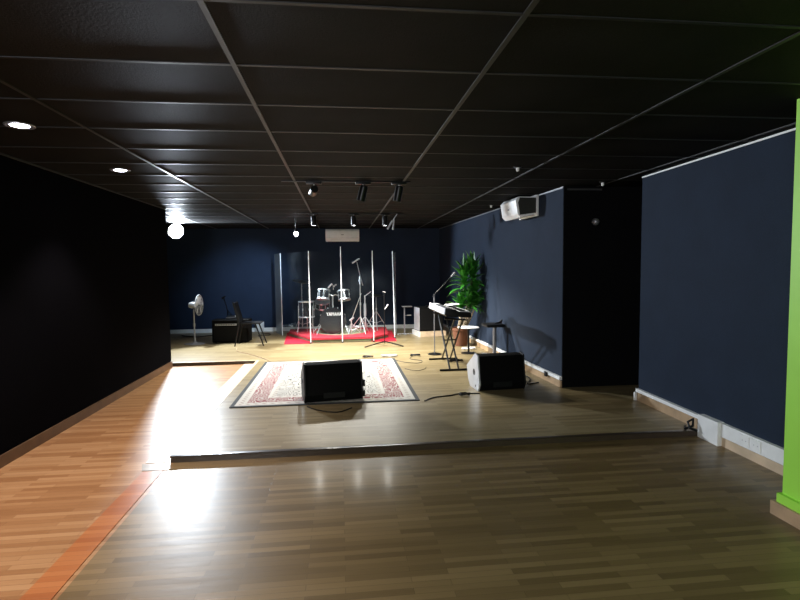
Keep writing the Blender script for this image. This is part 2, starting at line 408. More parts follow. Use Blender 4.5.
# flood lamp hanging at the far left behind the wall corner
LP=Vector((-3.38,11.3,2.355)); LT=Vector((.6,5.6,1.1)); D=(LT-LP).normalized()
t=thing('flood_lamp','glaring round white flood lamp hung from the ceiling at the far left corner','lamp',LP)
MB().lathe([(.02,-.18),(.09,-.17),(.15,-.05),(.165,-.012),(.165,0.0),(.15,0.0),(.15,-.006),(.0,-.006)],(0,0,0),D,32).build('housing',M['blackm'],t)
MB().lathe([(.148,-.004),(.148,.004),(.08,.012),(0,.014)],(0,0,0),D,32).build('lens',M['lampface'],t)
MB().tube([D*(-.08)+Vector((0,0,.0)),D*(-.08)+Vector((0,0,H-LP.z))],.009).build('bracket',M['blackm'],t)
spot('flood_light',LP+D*.05,LT,1750,COOL,119,.22,.11)
# downlights
def downlight(x,y,label):
    t=thing('recessed_downlight',label,'downlight',(x,y,H),0,'recessed ceiling downlights')
    MB().lathe([(.062,-.004),(.085,-.008),(.09,-.004),(.09,0),(.062,0)],(0,0,0)).build('trim_ring',M['greym'],t)
    MB().lathe([(.0,-.012),(.04,-.010),(.06,-.003),(.06,0),(0,0)],(0,0,0)).build('lens',M['downlight_face'],t)
    spot('downlight_beam',(x,y,H-.03),(x+.12,y,0),145,(1,.86,.80),100,.6,.05)
downlight(-2.08,3.74,'lit round ceiling downlight nearest the camera above the left aisle')
downlight(-2.08,5.31,'lit round ceiling downlight farther along the left aisle')
downlight(-2.08,2.17,'round ceiling downlight above the left aisle beside the camera')
downlight(-2.08,.60,'round ceiling downlight above the left aisle behind the camera')
# added unseen fill light behind camera, brightens green wall and right side
def area(name,loc,target,power,sx,sy,col=(1,1,1)):
    l=bpy.data.lights.new(name,'AREA'); l.energy=power; l.shape='RECTANGLE'; l.size=sx; l.size_y=sy; l.color=col
    o=bpy.data.objects.new(name,l); COL.objects.link(o); o.location=loc
    d=Vector(target)-Vector(loc); o.rotation_euler=d.to_track_quat('-Z','Y').to_euler(); return o
area('fill_light',(-2.0,-1.8,H-.12),(3.2,3.6,1.2),250,1.2,.6,(.95,.97,1))

def track_head(name,label,px,aim,lit,gr,power=0,ang=100,size=1):
    """track head hanging from ceiling at px; aim = direction the can points"""
    px=Vector(px); t=thing(name,label,'spotlight',px,0,gr)
    a=Vector(aim).normalized()
    MB().box(-.085,.085,-.022,.022,-.035,-.008,bevel=.006).build('adapter',M['blackm'],t)
    MB().cyl((0,0,-.035),(0,0,-.075),.007).tube([(0,0,-.07),(.0,0,-.09)],.010).build('stem',M['chrome'],t)
    c=Vector((0,0,-.10))+a*.03
    MB().lathe([(.030,-.085),(.042,-.075),(.045,-.05),(.045,.085),(.040,.09),(.038,.075),(.0,.075)],c,a,24).build('can',M['blackm'],t)
    MB().lathe([(.0,.0765),(.038,.0765),(.036,.083),(.0,.088)],c,a,20).build('lamp_face',M['lampface_small'] if lit else M['silver'],t)
    if power: spot('track_beam',px+c+a*.1,px+c+a*3,power,(1,.98,.90),ang,.5,.04)
    return t
o=MB().box(-.62,.80,-.016,.016,-.010,0).build('lighting_track',M['blackm'],loc=(0,5.82,H-.004),smooth=False)
tag(o,'black ceiling track carrying the three unlit cans nearest the camera','light track')
track_head('track_spotlight','round track spotlight facing back, leftmost on the near ceiling track',(-.27,5.82,H-.004),(-.15,.97,-.10),False,'spotlights on the near track')
track_head('track_spotlight','black track spotlight tilted left, middle one on the near ceiling track',(.27,5.82,H-.004),(-.25,.15,-1),False,'spotlights on the near track')
track_head('track_spotlight','black track spotlight at the right end of the near ceiling track',(.67,5.82,H-.004),(-.18,.15,-1),False,'spotlights on the near track')
o=MB().box(-.72,1.12,-.016,.016,-.010,0).build('lighting_track',M['blackm'],loc=(0,9.16,H-.004),smooth=False)
tag(o,'black ceiling track farther back, carrying the three lit cans before the drum shield','light track')
track_head('track_spotlight','lit track spotlight, leftmost on the far ceiling track',(-.44,9.16,H-.004),(0.05,-.05,-1),True,'spotlights on the far track',470,136)
track_head('track_spotlight','lit track spotlight, middle one above the air conditioner on the far track',(.25,9.16,H-.004),(0.05,-.05,-1),True,'spotlights on the far track',470,136)
track_head('track_spotlight','lit track spotlight, rightmost can on the far ceiling track',(.80,9.16,H-.004),(0,-.05,-1),True,'spotlights on the far track',470,136)
# small lamp near back wall
t=thing('wall_spotlight','small bare bright lamp hanging left of the back wall air conditioner','lamp',(-.832,10.2,H))
MB().cyl((0,0,0),(0,0,-.22),.007).build('stem',M['blackm'],t)
MB().lathe([(.012,.0),(.03,-.03),(.028,-.06),(0,-.06)][::-1],(0,0,-.20),(0,0,1),20).build('cap',M['blackm'],t)
MB().sphere((0,0,-.292),.040,(1,1,1.2)).build('bulb',M['lampface_small'],t)
spot('wall_beam',(-.89,10.26,H-.30),(-2.15,12.7,1.05),300,(.62,.80,1),52,1,.04)
# twin small lamp right of far track
t=thing('twin_spotlight','pair of slim silver lamps angled down from the ceiling right of the far track','spotlight',(.96,9.35,H))
MB().tube([(.08,0,0),(.03,0,-.07),(0,0,-.12)],.009).build('stem',M['silver'],t)
MB().cyl((-.01,0,-.12),(-.10,-.02,-.27),.017).build('lamp_can',M['silver'],t)
MB().cyl((.02,0,-.10),(.0,-.02,-.28),.017).build('lamp_can',M['silver'],t)
def small_ceiling(name,x,y,label):
    t=thing(name,label,'ceiling fixture',(x,y,H))
    MB().lathe([(.035,-.012),(.04,0),(0,0)][::-1]+[(.035,-.012),(0,-.014)],(0,0,0)).build('plate',M['blackm'],t)
    MB().lathe([(.0,-.05),(.014,-.045),(.016,-.012),(0,-.012)],(0,0,0)).build('nozzle',M['white'],t)
    return t
small_ceiling('sprinkler',1.72,4.9,'small white ceiling sprinkler above the stage, right of the track lights')
small_ceiling('sprinkler',3.02,5.72,'small white fixture on the ceiling at the dark alcove')
small_ceiling('sprinkler',2.35,7.9,'small white ceiling fixture by the side air conditioner')
o=MB().sphere((0,0,0),.045,(1,1,1)).cyl((0,0,0),(0,.059,0),.02).build('dome_sensor',M['greym'],loc=(3.08,SRY-.06,2.08))
tag(o,'small dark round sensor high on the shaded alcove wall','sensor')

# ------------------------------------------------------------------ air conditioners
def aircon(label,loc,rotz,w=.84,h=.30,d=.21):
    t=thing('air_conditioner',label,'air conditioner',loc,rotz)
    # local: wall at y=0, unit sticks out to -y, z from 0..h
    prof=[(0,0),(0,h),(-d*.82,h),(-d,h*.85),(-d,h*.25),(-d*.72,.0)]
    MB().extr(prof,lambda u,v:(-w/2,u,v),lambda u,v:(w/2,u,v)).bevel(.012).build('casing',M['dimwhite'],t)
    MB().box(-w/2+.05,w/2-.05,-d*.66,-d*.25,-.006,.002).build('louvre',M['louvre'],t)
    MB().box(-w/2+.02,w/2-.02,-d-.002,-d+.003,h*.27,h*.285).build('panel_seam',M['grey'],t)
    MB().box(-.03,.03,-d-.003,-d+.001,h*.5,h*.56).build('badge',M['greym'],t)
    return t
aircon('white wall air conditioner high in the middle of the back wall',(.07,YB-.01,2.19),0,.80,.295,.22)
# side unit: hexagonal-ended speaker-like unit on bracket
t=thing('air_conditioner','white air conditioner with dark end panel high on the right stage wall','air conditioner',(srx(7.10),7.10,2.36),R(-90)+math.atan((SRX1-SRX0)/(YB-SRY))*-1)
w=.60;h=.24;d=.30
prof=[(-.03,.13),(-d*.9,.13),(-d-.02,.08),(-d+.01,-.10),(-d*.82,-.15),(-.03,-.11)]
MB().extr(prof,lambda u,v:(-w/2,u,v),lambda u,v:(w/2,u,v)).bevel(.012).build('casing',M['dimwhite'],t)
MB().extr([(-.028,.115),(-d*.86,.115),(-d*.94,.05),(-d*.86,-.115),(-.028,-.085)],lambda u,v:(w/2,u,v),lambda u,v:(w/2+.006,u,v)).build('end_panel',M['louvre'],t)
MB().box(-w/2,w/2+.03,-.03,-.003,-.13,.165,bevel=.004).build('wall_plate',M['dimwhite'],t)
MB().box(-.02,.02,-d-.012,-d-.004,-.03,-.01).build('badge',M['greym'],t)

# ------------------------------------------------------------------ rugs
hx,hy=1.045,1.37
o=MB().box(-hx,hx,-hy,hy,0,.008).build('patterned_rug',rug_mat(hx,hy),loc=(-.175,7.07,ST+.001),smooth=False)
tag(o,'cream rug with red border and black scrollwork lying on the stage behind the monitor','rug')
o=MB().prism([(-1.13,-.09),(-.61,-.07),(-.57,.03),(.60,.03),(.64,-.05),(1.12,-.06),(1.2,1.75),(-1.25,1.75)],0,.008).build('red_carpet',M['red'],loc=(0,10.5,ST+.001),smooth=False)
tag(o,'plain red carpet lying on the stage floor under the drum shield','carpet')
# riser
t=thing('drum_riser','low drum riser with olive front edge topped by red and green carpet','drum riser',(0,10.5,ST+.010))
rp=[(-.56,.012),(.60,.0),(1.0,.5),(1.05,1.7),(-1.16,1.7),(-1.14,1.15)]
MB().prism(rp,0,.055).build('fascia',M['olive'],t,smooth=False)
rp2=[(-.575,-.015),(.615,-.015),(1.01,.49),(1.06,1.71),(-1.17,1.71),(-1.15,1.14)]
mb=MB().prism(rp2,.055,.09); mb.build('carpet_top',riser_carpet_mat(),t,smooth=False)
RZ=ST+.010+.093

# ------------------------------------------------------------------ drum shield
t=thing('drum_shield','tall clear acrylic drum shield of hinged panels standing around the drum kit','drum shield',(0,10.4,ST+.0105))
sp=[(-1.50,1.85),(-1.30,1.32),(-.605,0),(.025,-.0),(.655,0),(1.13,.46),(1.24,1.25)]
HT=1.83
for i,(a,b) in enumerate(zip(sp,sp[1:])):
    A=Vector((*a,0));B=Vector((*b,0)); d=(B-A); n=Vector((-d.y,d.x,0)).normalized()*.003; e=d.normalized()*.012
    p=[A+e-n,B-e-n,B-e+n,A+e+n]
    MB().prism([(q.x,q.y) for q in p],.004,HT).build('acrylic_panel',M['frost'] if i==0 else M['glass'],t,smooth=False)
for i,a in enumerate(sp):
    top=HT+(.09 if i==3 else .005)
    r=.0085 if i in(2,3,4) else .010
    lean=(-.03 if i==5 else -.01)
    if i==0: continue
    MB().tube([(a[0],a[1],0),(a[0]+lean,a[1],top)],r if i>1 else .006,8).build('hinge_rail',M['sticktip'],t)
    if 1<i<6:
        MB().box(a[0]-.02,a[0]+.02,a[1]-.012,a[1]+.012,0,.02).build('foot',M['blackp'],t)

# ------------------------------------------------------------------ drum kit
def drum_shell(parent,c,axis,r,h,nl,name='shell',lugs=True,head=M['drumhead'],bot=None,hoopmat=None):
    c=Vector(c);ax=Vector(axis).normalized()
    s=MB().lathe([(0,-h/2),(r,-h/2),(r,h/2),(0,h/2)],c,ax,36).build(name,M['drumblk'],parent)
    hm=hoopmat or M['chrome']
    MB().lathe([(r*.96,h/2-.012),(r+.010,h/2-.012),(r+.012,h/2+.012),(r*.965,h/2+.012)],c,ax,36).build('hoop',hm,s)
    MB().lathe([(r*.96,-h/2+.012),(r+.010,-h/2+.012),(r+.012,-h/2-.012),(r*.965,-h/2-.012)],c,ax,36).build('hoop',hm,s)
    MB().lathe([(0,h/2+.001),(r*.965,h/2+.001),(r*.965,h/2+.006),(0,h/2+.006)],c,ax,36).build('drum_head',head,s)
    MB().lathe([(0,-h/2-.001),(r*.965,-h/2-.001),(r*.965,-h/2-.006),(0,-h/2-.006)][::-1],c,ax,36).build('drum_head',bot or head,s)
    q=Vector((0,0,1)).rotation_difference(ax).to_matrix()
    for k in range(nl):
        m=MB()
        a=2*PI*(k+.5)/nl; o_=q@Vector((math.cos(a),math.sin(a),0))
        m.cyl(c+o_*(r+.008)-ax*(h/2),c+o_*(r+.008)+ax*(h/2),.004,n=6)
        m.cyl(c+o_*(r+.010)-ax*.022,c+o_*(r+.010)+ax*.020,.010,n=8)
        m.build('tension_rod',M['chrome'],s)
    return s
M['drumblk']=plain('black_lacquer',(.010,.010,.012),.15,0,.1)
t=thing('bass_drum','black bass drum with white lettering and two rack toms mounted above it','bass drum',(-.17,11.0,RZ))
s=drum_shell(t,(0,.25,.285),(0,-1,0),.27,.42,8,hoopmat=M['drumblk'])
rot=Matrix.Rotation(R(90),3,'X')
text_mesh('lettering','YAMAHA',.105,M['logo'],t,(.03,.028,.425),rot,.0015,.33,.0)
MB().tube([(-.25,.05,.22),(-.34,-.06,.009)],.008).build('spur',M['chrome'],t)
MB().tube([(.25,.05,.22),(.34,-.06,.009)],.008).build('spur',M['chrome'],t)
MB().tube([(0,.25,.55),(0,.25,.82)],.016).build('tom_post',M['chrome'],t)
for sx,zc,nm in ((-.19,.835,1),(.24,.815,2)):
    ax=(-.12*(1 if sx<0 else -1),-.38,.9) if False else ((.10 if sx<0 else -.10),.28,.95)
    tom=drum_shell(t,(sx,.18,zc),ax,.125,.19,6,name='rack_tom',bot=M['bluehead'])
    MB().tube([(0,.25,.80),(sx*.25,.25,.83),(sx*.45,.2,zc)],.010).build('tom_arm',M['chrome'],tom)
t=thing('floor_tom','black floor tom on chrome legs at the left end of the drum kit','drum',(-.74,11.35,RZ))
drum_shell(t,(0,0,.52),(0,0,1),.165,.33,8)
for a in (200,320,90):
    x,y=.18*math.cos(R(a)),.18*math.sin(R(a))
    MB().tube([(x,y,.60),(x,y,.12),(x*1.15,y*1.15,0)],.006).build('leg',M['chrome'],t)
t=thing('snare_drum','small drum with pale blue head tilted under the left rack tom','drum',(-.40,11.62,RZ))
drum_shell(t,(0,0,.60),(0,-.35,.92),.16,.13,8,head=M['bluehead'])
MB().tube([(0,0,.5),(0,0,.2)],.011).tube([(0,0,.25),(.2,-.1,.008)],.007).tube([(0,0,.25),(-.2,-.1,.008)],.007).tube([(0,0,.25),(0,.2,.008)],.007).build('stand',M['chrome'],t)
def tripod(parent,h0,spread,r=.007,mat=None,rot=0,name='tripod_leg'):
    for k in range(3):
        a=R(rot+120*k); x,y=spread*math.cos(a),spread*math.sin(a)
        MB().tube([(0,0,h0),(x,y,.006)],r).tube([(0,0,h0*.35),(x*.55,y*.55,h0*.45)],r*.7).build(name,mat or M['chrome'],parent)
def cymbal(parent,c,axis,r):
    MB().lathe([(0,.022),(.02,.020),(.035,.008),(r*.6,.002),(r,-.008),(r,-.010),(r*.6,0),(.035,.005),(0,.018)],c,axis,36).build('cymbal',M['bronze'],parent)
def cym_stand(label,loc,h,rc,axis,rot):
    t=thing('cymbal_stand',label,'cymbal stand',loc,0)
    MB().tube([(0,0,.05),(0,0,h*.6)],.012).tube([(0,0,h*.55),(0,0,h)],.008).cyl((0,0,h*.58),(0,0,h*.62),.018).build('pole',M['chrome'],t)
    tripod(t,.42,.30,rot=rot); cymbal(t,(0,0,h),axis,rc); return t
cym_stand('chrome stand holding a crash cymbal behind the floor tom at the left of the kit',(-.86,11.75,RZ),1.12,.20,(.15,-.15,1),10)
cym_stand('chrome stand holding a pair of low cymbals at the right end of the kit',(.80,11.72,RZ),.78,.17,(0,-.1,1),30)
t=thing('hardware_stand','thick chrome drum hardware stand beside the boom microphone stand','stand',(.53,11.35,RZ))
MB().tube([(0,0,.08),(0,0,.80)],.015).tube([(0,0,.35),(0,0,.62)],.028).tube([(0,0,.78),(.14,.05,.88)],.010).build('pole',M['silver'],t)
tripod(t,.34,.27,.008,rot=80)
t=thing('boom_microphone_stand','tall chrome boom stand lifting a microphone above the right side of the drums','microphone stand',(.42,11.12,RZ))
MB().tube([(0,0,.05),(0,0,1.10)],.010).cyl((0,0,.60),(0,0,.66),.017).build('pole',M['chrome'],t)
tripod(t,.36,.28,.007,rot=50)
MB().tube([(.06,0,1.02),(-.0,0,1.25),(-.06,0,1.52)],.008).cyl((0,-.012,1.05),(0,.012,1.22),.018).build('boom_arm',M['chrome'],t)
MB().tube([(-.16,0,1.50),(-.04,0,1.58),(.0,0,1.60)],[.018,.016,.012],10).build('microphone',M['silver'],t)
t=thing('clip_microphone_stand','short chrome boom stand slanting a microphone up at the right tom','microphone stand',(.22,11.05,RZ))
MB().tube([(0,0,.28),(.22,0,.86)],.007).tube([(0,0,.0),(0,0,.30)],.010).build('boom_arm',M['chrome'],t)
tripod(t,.22,.2,.006,rot=10)
MB().tube([(-.03,0,.28),(.05,-.02,.35)],.022).build('microphone',M['silver'],t)
o=MB().tube([(-.06,0,-.02),(.02,0,.07)],[.018,.014]).tube([(.02,0,.07),(.05,0,.03),(.05,0,-.06)],.006).tube([(.06,0,.0),(.10,0,.05),(.12,0,.04)],.012).build('tom_microphone',M['silver'],loc=(-.20,11.15,RZ+1.0))
tag(o,'silver microphones clipped above the rack toms of the drum kit','microphone')
# front vocal mic stand
t=thing('vocal_microphone_stand','thin black microphone stand on wide tripod legs in front of the drum shield','microphone stand',(.83,9.85,ST))
MB().tube([(0,0,.05),(0,0,1.04)],.009).build('pole',M['blackm'],t)
for a,l in ((200,.42),(335,.38),(120,.30)):
    MB().tube([(0,0,.09),(l*math.cos(R(a)),l*math.sin(R(a)),.010)],.012).build('tripod_leg',M['blackm'],t)
MB().tube([(0,0,.70),(.055,-.03,.78)],[.007,.011]).sphere((.06,-.03,.79),.016).build('microphone',M['silver'],t)
MB().tube([(-.03,0,1.05),(.03,0,1.03)],.009).build('clip',M['greym'],t)

# ------------------------------------------------------------------ floor monitors
def wedge(label,loc,rotz,w,side=M['blackp'],hole=False):
    t=thing('floor_monitor',label,'floor monitor',loc,rotz)
    prof=[(.03,.0),(-.03,.09),(-.005,.16),(.04,.42),(.13,.435),(.44,.235),(.39,.09),(.31,.0)]
    MB().extr(prof,lambda u,v:(-w/2+.02,u,v),lambda u,v:(w/2-.02,u,v)).bevel(.006).build('cabinet',M['blackfab'],t)
    cp=[(.02,-.0),(-.04,.09),(-.015,.16),(.03,.43),(.135,.445),(.455,.245),(.40,.085),(.32,.0)]
    for sx in (-1,1):
        e=MB().extr(cp,lambda u,v:(sx*w/2,u,v),lambda u,v:(sx*(w/2-.02),u,v)).bevel(.004).build('end_cheek',side if sx<0 else M['blackp'],t)
        x=sx*w/2
        if hole:
            MB().lathe([(.0,.0),(.038,.0),(.040,.004),(0,.004)],(x-sx*.002,.16,.21),(sx,0,0)).build('pole_socket',M['blackp'],e)
            MB().lathe([(.0,.0),(.014,.0),(.014,.004),(0,.004)],(x-sx*.002,.10,.05),(sx,0,0)).build('screw',M['blackp'],e)
        else:
            MB().box(x-.006,x+.006,.14,.26,.20,.24,bevel=.005).build('handle',M['blackp'],e)
    MB().extr([(.150,.422),(.158,.434),(.440,.252),(.432,.240)],lambda u,v:(-w/2+.035,u,v),lambda u,v:(w/2-.035,u,v)).build('grille',M['grille'],t)
    MB().box(-.12,.12,-.034,-.020,.05,.11,rot=Matrix.Rotation(R(0),3,'X')).build('connector_plate',M['blackp'],t)
    return t
w1=wedge('large black floor monitor standing on the near edge of the patterned rug',(-.09,5.78,ST+.009),R(9),.66)
for zz in (.075,.19): MB().box(.32,.352,-.03,.05,zz-.04,zz+.04,bevel=.012).build('corner_protector',M['blackp'],w1)
wedge('black floor monitor with pale lit end cheek near the right stage wall',(1.93,6.03,ST),R(4),.60,M['silver'],True)  # silver left cheek carries the flood lamp's light as colour

# ------------------------------------------------------------------ keyboard on stand
t=thing('keyboard_stand','black double braced X stand carrying the electronic keyboard','keyboard stand',(1.66,7.3,ST))
for yy in (0.0,.92):
    MB().tube([(-.25,yy,.014),(.22,yy,.014)],.014).build('foot_bar',M['blackm'],t)
    MB().tube([(-.18,yy,.765),(.16,yy,.735)],.013).build('support_arm',M['blackm'],t)
for xx,d1 in ((-.10,1),(.03,1),(-.035,-1),(.10,-1)):
    y0,y1=(0,.92) if d1>0 else (.92,0)
    MB().tube([(xx,y0,.014),(xx*.9,y1,.75)],.014).build('brace_tube',M['blackm'],t)
MB().cyl((-.11,.46,.385),(.11,.46,.385),.010).build('pivot',M['blackm'],t)
t=thing('electronic_keyboard','black stage keyboard with pale lit back panel resting on the X stand','keyboard',(1.66,7.22,.825))
Lk=1.30
pf=[(-.19,.055),(-.175,.135),(-.02,.115),(.0,.085),(.19,.075),(.20,.03),(.19,.0),(-.16,.02)]
MB().extr(pf,lambda u,v:(u,0,v),lambda u,v:(u+.0,Lk,v)).bevel(.005).build('body',M['blackp'],t)
MB().extr([(-.197,.052),(-.183,.140),(-.176,.140),(-.188,.050)],lambda u,v:(u,.01,v),lambda u,v:(u,Lk-.01,v)).build('lit_back_panel',M['silver'],t)  # lamplight on the black keyboard's back, put in as silver
wk=MB();bk=MB()
for k in range(52):
    y=.06+k*.0227
    wk.box(.045,.188,y,y+.0215,.081,.092,rot=Matrix.Rotation(R(3),3,'Y'),piv=(.1,y,.086))
    if k%7 in (0,1,3,4,5): bk.box(.045,.13,y+.015,y+.027,.092,.101)
wk.build('white_keys',M['white'],t,smooth=False); bk.build('black_keys',M['blackp'],t,smooth=False)
for k in range(10): MB().cyl((-.10,.25+.07*k,.125),(-.10,.25+.07*k,.140),.011,n=10).build('control_knob',M['greym'],t)
MB().box(-.15,-.06,1.02,1.2,.121,.132).build('display',M['grey'],t)
o=MB().box(-.10,.10,-.14,.14,-.001,.001,rot=Matrix.Rotation(R(-6),3,'Y')).build('sheet_of_paper',M['paper'],loc=(1.80,8.25,.948),smooth=False)
tag(o,'pale sheet of paper lying on the far end of the keyboard','paper')
t=thing('boom_microphone_stand','black microphone stand with boom leaning over the far end of the keyboard','microphone stand',(1.60,8.75,ST))
MB().lathe([(.0,.0),(.12,.0),(.12,.01),(.03,.03),(0,.032)],(0,0,0)).build('base',M['blackm'],t)
MB().tube([(0,0,.03),(0,0,1.04)],.010).build('pole',M['greym'],t)
MB().tube([(-.03,0,1.0),(.30,0,1.34)],.008).build('boom_arm',M['blackm'],t)
MB().tube([(.30,0,1.34),(.36,-.02,1.41)],[.014,.022]).build('microphone',M['greym'],t)

# ------------------------------------------------------------------ stool / tray stand on the right
t=thing('tray_stand','round-post stand with a flat black tray beside the right stage wall','stand',(2.45,8.04,ST))
MB().lathe([(0,0),(.17,0),(.17,.012),(.04,.03),(0,.03)],(0,0,0)).build('base',M['greym'],t)
MB().tube([(0,0,.02),(0,0,.55)],.030,14).build('post',M['greym'],t)
MB().box(-.17,.12,-.17,.17,.545,.592,bevel=.012).build('tray',M['blackp'],t)
MB().tube([(-.0,-.02,.59),(.08,-.02,.61),(.10,-.01,.60),(.12,0,.64),(.09,.05,.60)],.013).build('cable_knot',M['blackp'],t)
t=thing('stool','low stool with a pale round seat in front of the potted plant','stool',(2.20,8.75,ST-.035))
MB().lathe([(0,.480),(.18,.480),(.187,.484),(.187,.492),(.18,.496),(0,.498)],(0,0,0),n=36).build('seat',M['white'],t)
MB().cyl((0,0,.05),(0,0,.476),.018).build('post',M['blackm'],t)
MB().lathe([(0,.036),(.13,.036),(.13,.045),(.03,.06),(0,.06)],(0,0,0),n=32).build('base',M['blackm'],t)

# ------------------------------------------------------------------ plant
t=thing('potted_plant','tall leafy green plant with pale canes in a terracotta pot by the right wall','plant',(2.28,9.66,ST))
MB().lathe([(0,0),(.115,0),(.165,.30),(.18,.30),(.182,.345),(.165,.345),(.155,.30),(0,.29)],(0,0,0),n=32).build('pot',M['terracotta'],t)
MB().lathe([(0,.291),(.154,.301),(.150,.310),(0,.318)],(0,0,0),n=28).build('soil',M['soil'],t)
canes=[((x0,y0),(x1+.04,y1-.42),h) for (x0,y0),(x1,y1),h in [((-.06,0),(-.07,.02),1.16),((.0,.03),(.09,.04),1.26),((.05,-.02),(.12,-.02),1.0),((.01,-.06),(.0,-.09),.86),((.08,.03),(.15,.03),.80),((-.02,.04),(-.13,0),.78)]]
for (bx,by),(tx,ty),hh in canes:
    MB().tube([(bx,by,.30),((bx+tx)/2+.01,(by+ty)/2,.30+(hh-.3)*.5),(tx,ty,hh)],[.019,.017,.015],8).build('cane',M['trunk'],t)
lv=MB(); rnd=random.Random(3)
def leaf(mb,o,az,el,ln,wd,droop):
    n=7; pts=[]; d=Vector((math.cos(az)*math.cos(el),math.sin(az)*math.cos(el),math.sin(el)))
    p=Vector(o); L_=[];
    for i in range(n+1):
        s=i/n; w=wd*math.sin(PI*min(1,(s*.92+.08)))**.8*(1-.25*s) if i<n else .001
        side=d.cross(Vector((0,0,1)))
        side=side.normalized() if side.length>1e-3 else Vector((1,0,0))
        nn=side.cross(d).normalized()
        L_.append((mb.bm.verts.new(p+side*w+nn*w*.35),mb.bm.verts.new(p),mb.bm.verts.new(p-side*w+nn*w*.35)))
        p=p+d*(ln/n); d=(d+Vector((0,0,-droop/n))).normalized()
    for a,b in zip(L_,L_[1:]):
        mb.bm.faces.new((a[0],a[1],b[1],b[0])); mb.bm.faces.new((a[1],a[2],b[2],b[1]))
for (bx,by),(tx,ty),hh in canes:
    N=34 if hh>1 else 26
    for k in range(N):
        f=k/N; az=k*2.4+rnd.random()*.5; el=R(5+78*f+rnd.uniform(-10,10))
        leaf(lv,(tx,ty,hh-.10+.32*f*(1 if hh>1 else .5)),az,el,rnd.uniform(.30,.42)*(1 if hh>1 else .8),rnd.uniform(.038,.060),rnd.uniform(.5,1.5)*(1-f*.6))
for v in lv.bm.verts:                       # leaves press against the wall, none goes through
    lim=srx(9.66+v.co.y)-2.28-.02-.0006*(abs(hash((round(v.co.z,2),round(v.co.y,2))))%30)
    if v.co.x>lim: v.co.x=lim
o=lv.build('leaves',M['leaf'],t)

# ------------------------------------------------------------------ cabinet and stand right of shield
t=thing('speaker_cabinet','black speaker cabinet with pale lit side on a wooden plinth right of the shield','speaker cabinet',(1.93,11.3,ST+.1115),R(8))
MB().box(-.26,.28,-.2,.22,0,.52,bevel=.008).build('cabinet',M['blackfab'],t)
MB().box(-.24,.26,-.208,-.198,.03,.49).build('grille',M['grille'],t)
MB().box(-.268,-.258,-.19,.21,.01,.51).build('lit_side',M['silver'],t)  # pale sheet stands for lamplight on the cabinet's left side
MB().box(-.06,.08,-.02,.04,.52,.545,bevel=.006).build('handle',M['blackm'],t)
t=thing('wooden_plinth','low wooden plinth with a white end under the black speaker cabinet','plinth',(1.93,11.3,ST),R(8))
MB().box(-.27,.32,-.27,.27,.0,.108).build('body',M['pale_trim'],t,smooth=False)
MB().box(-.30,-.27,-.27,.27,.0,.11).build('end_board',M['white'],t,smooth=False)
t=thing('side_stand','thin grey metal stand with a small top between the shield and the speaker cabinet','stand',(1.42,11.5,ST))
MB().tube([(0,0,.01),(0,0,.62)],.016).build('pole',M['greym'],t)
MB().box(-.06,.17,-.08,.08,.62,.64,bevel=.004).build('top',M['greym'],t)
MB().box(.06,.15,-.03,.03,.42,.44).tube([(0,0,.43),(.07,0,.43)],.006).build('bracket',M['greym'],t)
MB().tube([(-.16,0,.012),(.16,0,.012)],.011).tube([(0,-.16,.012),(0,.16,.012)],.011).build('foot',M['greym'],t)
# music-ish white light on stage right: small white power strip by the pot
def cable(label,pts,r=.005,mat='blackp',name='cable',sm=4):
    P=[Vector(p) for p in pts]; out=[]
    for i in range(len(P)-1):
        p0=P[max(i-1,0)];p1=P[i];p2=P[i+1];p3=P[min(i+2,len(P)-1)]
        for k in range(sm):
            t_=k/sm
            out.append(.5*((2*p1)+(p2-p0)*t_+(2*p0-5*p1+4*p2-p3)*t_*t_+(3*p1-p0-3*p2+p3)*t_**3))
    out.append(P[-1])
    o=MB().tube(out,r,6).build(name,M[mat]); return tag(o,label,'cable')
zc=ST+.006
cable('dark cable running from the rug corner to the right floor monitor',[(.92,5.66,zc),(1.05,5.80,zc),(1.25,5.86,zc),(1.38,5.92,zc),(1.62,5.90,zc)],.007)
def coil(name,label,x,y,rr,turns,mat,seed,r=.006,cat='cable coil'):
    rn=random.Random(seed); pts=[]
    for k in range(int(turns*10)):
        a=2*PI*k/10; q=rr*(.7+.45*rn.random()); pts.append((x+q*math.cos(a),y+q*.6*math.sin(a),ST+.008+.02*(k/(turns*10))+rn.random()*.012))
    o=MB().tube(pts,r,6).build(name,M[mat]); return tag(o,label,cat)
coil('coiled_cable','loose black cable coil on the floor left of the right floor monitor',1.42,5.84,.06,3,'blackp',1)
coil('coiled_cable','tangle of grey cable at the far edge of the patterned rug, right part',.80,8.62,.13,4,'grey',2)
coil('coiled_cable','small dark cable heap at the far edge of the rug left of the grey tangle',.44,8.60,.08,3,'blackp',3)
coil('coiled_cable','dark cable heap on the stage floor between the rug and the keyboard stand',1.24,8.62,.09,4,'blackp',4)
coil('coiled_cable','dark cable heap on the floor under the keyboard stand',1.80,8.0,.11,4,'blackp',5)
coil('coiled_cable','white cable tangle on the floor in front of the terracotta pot',2.30,9.15,.12,5,'white',6,.008)
coil('coiled_cable','small white cable heap at the foot of the stand by the right wall',2.42,8.45,.09,3,'white',7,.008)
cable('thin black cable looping on the floor right of the rug',[(.85,8.3,zc),(1.0,8.05,zc),(1.2,7.95,zc),(1.28,8.15,zc),(1.12,8.32,zc),(1.16,8.52,zc)],.004)
cable('thin cable curling beside the right edge of the patterned rug',[(.93,7.55,zc),(1.02,7.40,zc),(1.12,7.38,zc),(1.22,7.48,zc),(1.26,7.62,zc)],.0035)
cable('black cables trailing on the floor behind the right monitor',[(2.20,6.25,zc),(2.38,6.5,zc),(2.28,6.7,zc),(2.45,6.9,zc),(2.5,6.6,zc),(2.35,6.3,zc),(2.52,6.35,zc)],.008)
